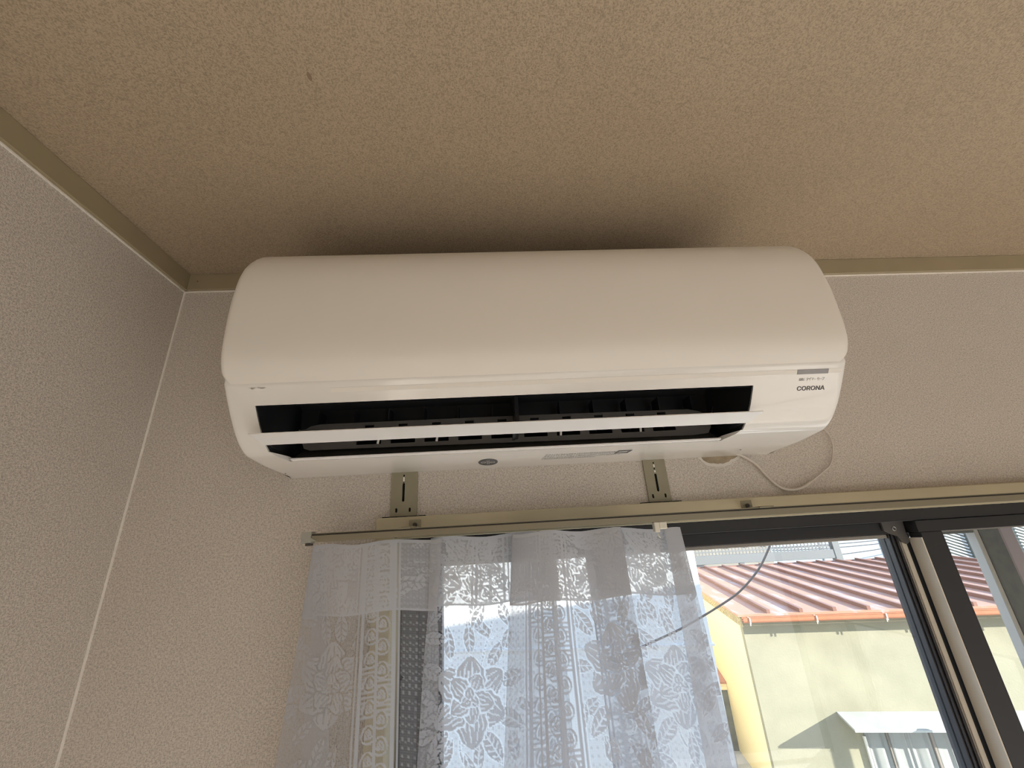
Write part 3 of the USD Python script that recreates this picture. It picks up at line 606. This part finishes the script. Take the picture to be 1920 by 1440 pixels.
# ------------------------------------------------------------------ outdoors: cable, pale building, neighbour house and what lies behind
cb = obj('hanging_cable', tube(spline([(1.245, .155, 2.20), (1.235, .19, 2.10), (1.212, .25, 1.93), (1.190, .27, 1.852), (1.172, .27, 1.817), (1.159, .27, 1.799), (1.135, .27, 1.771), (1.103, .27, 1.744), (1.068, .27, 1.721), (1.022, .27, 1.700), (.983, .27, 1.684), (.930, .27, 1.664), (.85, .27, 1.64)], 8), .0022, 8), 'cable_grey', None,
         'grey cable hanging in a curve just outside the window', 'cable', smooth=True)
AL = math.radians(11.5); U_ = np.array([math.cos(AL), -math.sin(AL), 0]); V_ = np.array([math.sin(AL), math.cos(AL), 0])
# pale building standing close to the left, shaded by this house except at its top
pb = thing('pale_building', 'pale blue-white clad building wall just outside, behind the lace curtain', 'building', (1.585, 1.57, 0), -AL)
obj('wall_panel', box(-2.6, 0, 0, 4.0, -3.2, 1.335), 'pale_siding', pb); obj('wall_panel', box(-2.6, 0, 0, 4.0, 1.345, 2.15), 'pale_siding', pb)
obj('joint_flashing', box(-2.6, .010, -.006, 4.0, 1.335, 1.345), 'pale_siding', pb)
# neighbour house in its own axes: x along the front, y inwards, z from the eave corner
HO = np.array([5.841, 9.32, .095])
nh = thing('neighbour_house', 'low house with a pinkish red ribbed metal roof and cream plastered walls outside the window', 'house', tuple(HO), -AL)
GZ = -3.2 - HO[2]
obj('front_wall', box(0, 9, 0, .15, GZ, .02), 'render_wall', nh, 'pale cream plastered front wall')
sw = m3.Manifold.extrude(m3.CrossSection([np.array([(.15, GZ), (8.0, GZ), (8.0, .30), (7.0, .43), (.15, .02)])]), .15).transform(np.array([[0, 0, 1, 0], [1, 0, 0, 0], [0, 1, 0, 0]], float))
obj('side_wall', sw, 'siding_yellow', nh, 'warm yellow finely ribbed side wall')
SL = .06
roof = m3.Manifold.extrude(m3.CrossSection([np.array([(-.25, .0), (6.9, 7.15 * SL), (6.9, 7.15 * SL + .045), (-.25, .045)])]), 9.2).transform(np.array([[0, 0, 1, -.12], [1, 0, 0, 0], [0, 1, 0, 0]], float))
rf = part('roof', nh)
obj('roof_sheet', roof, 'roof_red', rf, 'faded pinkish red metal sheets with pale worn streaks')
for k in range(14):
    x = .518 + .648 * k
    rib = m3.Manifold.extrude(m3.CrossSection([np.array([(-.235, .044), (6.9, 7.135 * SL + .044), (6.9, 7.135 * SL + .122), (-.235, .122)])]), .066).transform(np.array([[0, 0, 1, x - .033], [1, 0, 0, 0], [0, 1, 0, 0]], float))
    obj('roof_rib', rib, 'rib_red', rf)
obj('ridge_cap', box(-.12, 9.08, 6.82, 7.0, 7.1 * SL + .02, 7.15 * SL + .07, .01), 'rib_red', rf)
# the gable side: a board with fine upright ribs
fas = [m3.Manifold.extrude(m3.CrossSection([np.array([(-.20, -.20), (6.9, 7.1 * SL - .20), (6.9, 7.1 * SL), (-.20, .0)])]), .02).transform(np.array([[0, 0, 1, -.06], [1, 0, 0, 0], [0, 1, 0, 0]], float))]
obj('gable_board', fas, 'fascia_brown', nh, 'brown ribbed board under the roof edge')
rb_ = []
for k in range(110):
    y = -.19 + k * .064; z = (y + .25) * SL
    rb_.append(box(-.072, -.06, y, y + .032, z - .20, z + .0))
obj('gable_rib', rb_, 'fascia_brown', nh, None, None, None, 'stuff')
gt = part('gutter', nh)
arc = [(-.30 + .05 * math.cos(a), -.055 + .055 * math.sin(a)) for a in np.linspace(math.pi, 2 * math.pi, 13)]
gpoly = [(-.35, -.003)] + arc[1:-1] + [(-.25, -.003), (-.254, -.003)] + [(-.30 + .046 * math.cos(a), -.055 + .051 * math.sin(a)) for a in np.linspace(2 * math.pi, math.pi, 13)][1:-1] + [(-.346, -.003)]
gut = m3.Manifold.extrude(m3.CrossSection([np.array(gpoly)]), 9.1)
obj('gutter_channel', gut.transform(np.array([[0, 0, 1, -.05], [1, 0, 0, 0], [0, 1, 0, 0]], float)), 'gutter_orange', gt, 'orange half-round eave gutter')
obj('gutter_lip', box(-.05, 9.05, -.358, -.344, -.012, .002, .002), 'gutter_orange', gt)
for k in range(7):
    x = .075 + 1.3 * k
    obj('gutter_hanger', [box(x - .012, x + .012, -.364, -.352, -.125, .0), box(x - .012, x + .012, -.364, -.0, -.012, -.002), box(x - .008, x + .008, -.33, -.32, -.16, -.10)], 'gutter_clip', gt)
cn = part('window_canopy', nh)
can = m3.Manifold.extrude(m3.CrossSection([np.array([(0, -1.745), (-.52, -1.850), (-.52, -1.880), (-.49, -1.880), (0, -1.785)])]), 3.5).transform(np.array([[0, 0, 1, 1.40], [1, 0, 0, 0], [0, 1, 0, 0]], float))
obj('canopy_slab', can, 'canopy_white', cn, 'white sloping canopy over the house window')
obj('canopy_edge', [box(1.396, 4.904, -.535, -.52, -1.895, -1.858, .002)], 'canopy_white', cn)
nw = part('front_window', nh)
obj('window_side_frame', box(1.735, 1.775, -.055, .0, -4.0, -2.12, .004), 'frame_pale', nw)
pts = []
for k in range(130):
    u = 1.775 + k * .0215; pts.append((u, -.018 - .014 * math.sin(k * .9 + math.sin(k * .37) * 2)))
bl = pts + [(pts[-1][0], .0), (pts[0][0], .0)]
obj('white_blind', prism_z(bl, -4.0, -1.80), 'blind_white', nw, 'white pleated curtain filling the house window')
obj('window_mullion', box(2.895, 2.935, -.055, -.0, -4.0, -1.80, .004), 'frame_brown', nw); obj('window_mullion', box(2.14, 2.165, -.05, -.0, -4.0, -2.0, .003), 'frame_brown', nw)
pp = thing('wooden_post', 'weathered wooden post standing before the plastered wall of the neighbour house', 'post', tuple(HO + U_ * 3.24 - V_ * .85), -AL)
obj('post', box(-.07, .07, -.05, .05, GZ, -1.59, .01), 'wood_post', pp)
ch = thing('cream_house', 'sunlit cream house standing across the narrow gap left of the red-roofed house', 'house', tuple(HO), -AL)
obj('house_wall', box(-8, -2.1, .2, 9, GZ, 2.6), 'cream_wall', ch); obj('house_roof', box(-8.2, -1.95, .0, 9.2, 2.6, 2.75), 'shed_roof', ch)
# lean-to on the side of the house
sh = thing('lean_to', 'small dark lean-to with a reddish brown roof against the yellow house wall', 'shed', tuple(HO + V_ * 2.40), -AL)
obj('shed_wall', box(-.9, -.002, 0, 1.5, GZ, -2.03), 'shed_dark', sh); obj('shed_fascia', box(-.95, -.002, -.05, -.0, -2.04, -1.90, .005), 'siding_yellow', sh)
obj('shed_roof', m3.Manifold.extrude(m3.CrossSection([np.array([(-.08, -1.90), (1.5, -1.55), (1.5, -1.50), (-.08, -1.86)])]), 1.0).transform(np.array([[0, 0, 1, -1.004], [1, 0, 0, 0], [0, 1, 0, 0]], float)), 'shed_roof', sh)
obj('ground', box(-60, 90, .2, 130, -3.3, -3.2), 'ground_grey', None, 'grey ground far below the window', None, None, 'structure')
# beyond the roof: a balcony railing in front of flats, a slatted stair screen and a far white building with wires
br = thing('balcony', 'grey balcony with an upright-bar railing beyond the red roof', 'balcony', (10.5, 21.3, 0), -AL)
obj('balcony_edge', box(-2.5, 6.60, 0, .25, .28, .68, .01), 'rail_grey', br)
obj('rail_lower', box(-2.5, 6.55, .05, .10, .80, .86), 'rail_grey', br); obj('rail_top', box(-2.5, 6.55, .03, .12, 1.90, 1.98), 'rail_grey', br)
for k in range(56): obj('rail_bar', box(-2.45 + k * .16, -2.45 + k * .16 + .045, .06, .09, .68, 1.92), 'rail_grey', br)
for x in (-2.2, 2.2, 6.5): obj('support_column', box(x - .12, x + .12, .02, .22, -3.2, .28, .01), 'rail_grey', br)
obj('corner_post', box(6.45, 6.75, -.02, .22, .05, 2.3, .01), 'rail_grey', br)
fb = thing('block_of_flats', 'tan and white block of flats behind the balcony railing', 'building', (10.5, 24.0, 0), -AL)
obj('flats_wall', box(-4, 5.2, 0, 5, -3.2, 4.5), 'far_tan', fb)
for k in range(9):
    x = -3.6 + k * .98
    obj('flats_window', box(x, x + .55, -.05, .0, .95, 2.1), 'frame_brown' if k % 3 else 'far_grey', fb)
    obj('window_shutter', box(x + .58, x + .85, -.06, .0, .9, 2.2), 'far_white', fb)
fw = thing('far_building', 'large pale blue-white building far behind the roof', 'building', (16, 46, 0), -AL)
obj('far_wall', box(0, 34, 0, 8, -3.2, 8), 'far_white', fw)
for k in range(6): obj('far_panel', box(1 + k * 5.5, 1.12 + k * 5.5, -.06, 0, -3.2, 8), 'far_grey', fw)
for k, (p0, p1, sag) in enumerate((((26.0, 39.3, .05), (47.0, 38.0, .95), .35), ((26.0, 39.0, -.95), (47.0, 37.7, 1.10), .6), ((26.0, 39.2, -.2), (40.0, 38.2, .1), .2))):
    t = np.linspace(0, 1, 24)[:, None]; P = np.array(p0) * (1 - t) + np.array(p1) * t; P[:, 2] -= (4 * t * (1 - t))[:, 0] * sag
    obj('overhead_wire', tube(P, .035, 6), 'wire_black', None, ['upper dark overhead wire in front of the far white building', 'lower slanting dark overhead wire in front of the far white building', 'short dark overhead wire in front of the far white building'][k], 'wire', 'overhead wires beyond the roof')
st = thing('slatted_screen', 'grey-green screen with white slanting slats beyond the right end of the roof', 'screen', (24.1, 21.0, 0), -AL)
obj('screen_wall', box(-1.3, 5.0, .1, .3, -3.2, 3.0), 'lattice_green', st)
obj('screen_post', box(.62, 1.22, -.1, .1, -.4, 3.0, .02), 'lattice_green', st)
for c0 in (-.35, 1.25, 2.9):
    for k in range(12):
        z = -.35 + k * .16; m = box(0, 1.0, 0, .04, -.035, .035, .004); m.apply_transform(trimesh.transformations.rotation_matrix(.42, [0, 1, 0])); m.apply_translation((c0, .02, z + .38))
        obj('slat', m, 'slat_white', st)
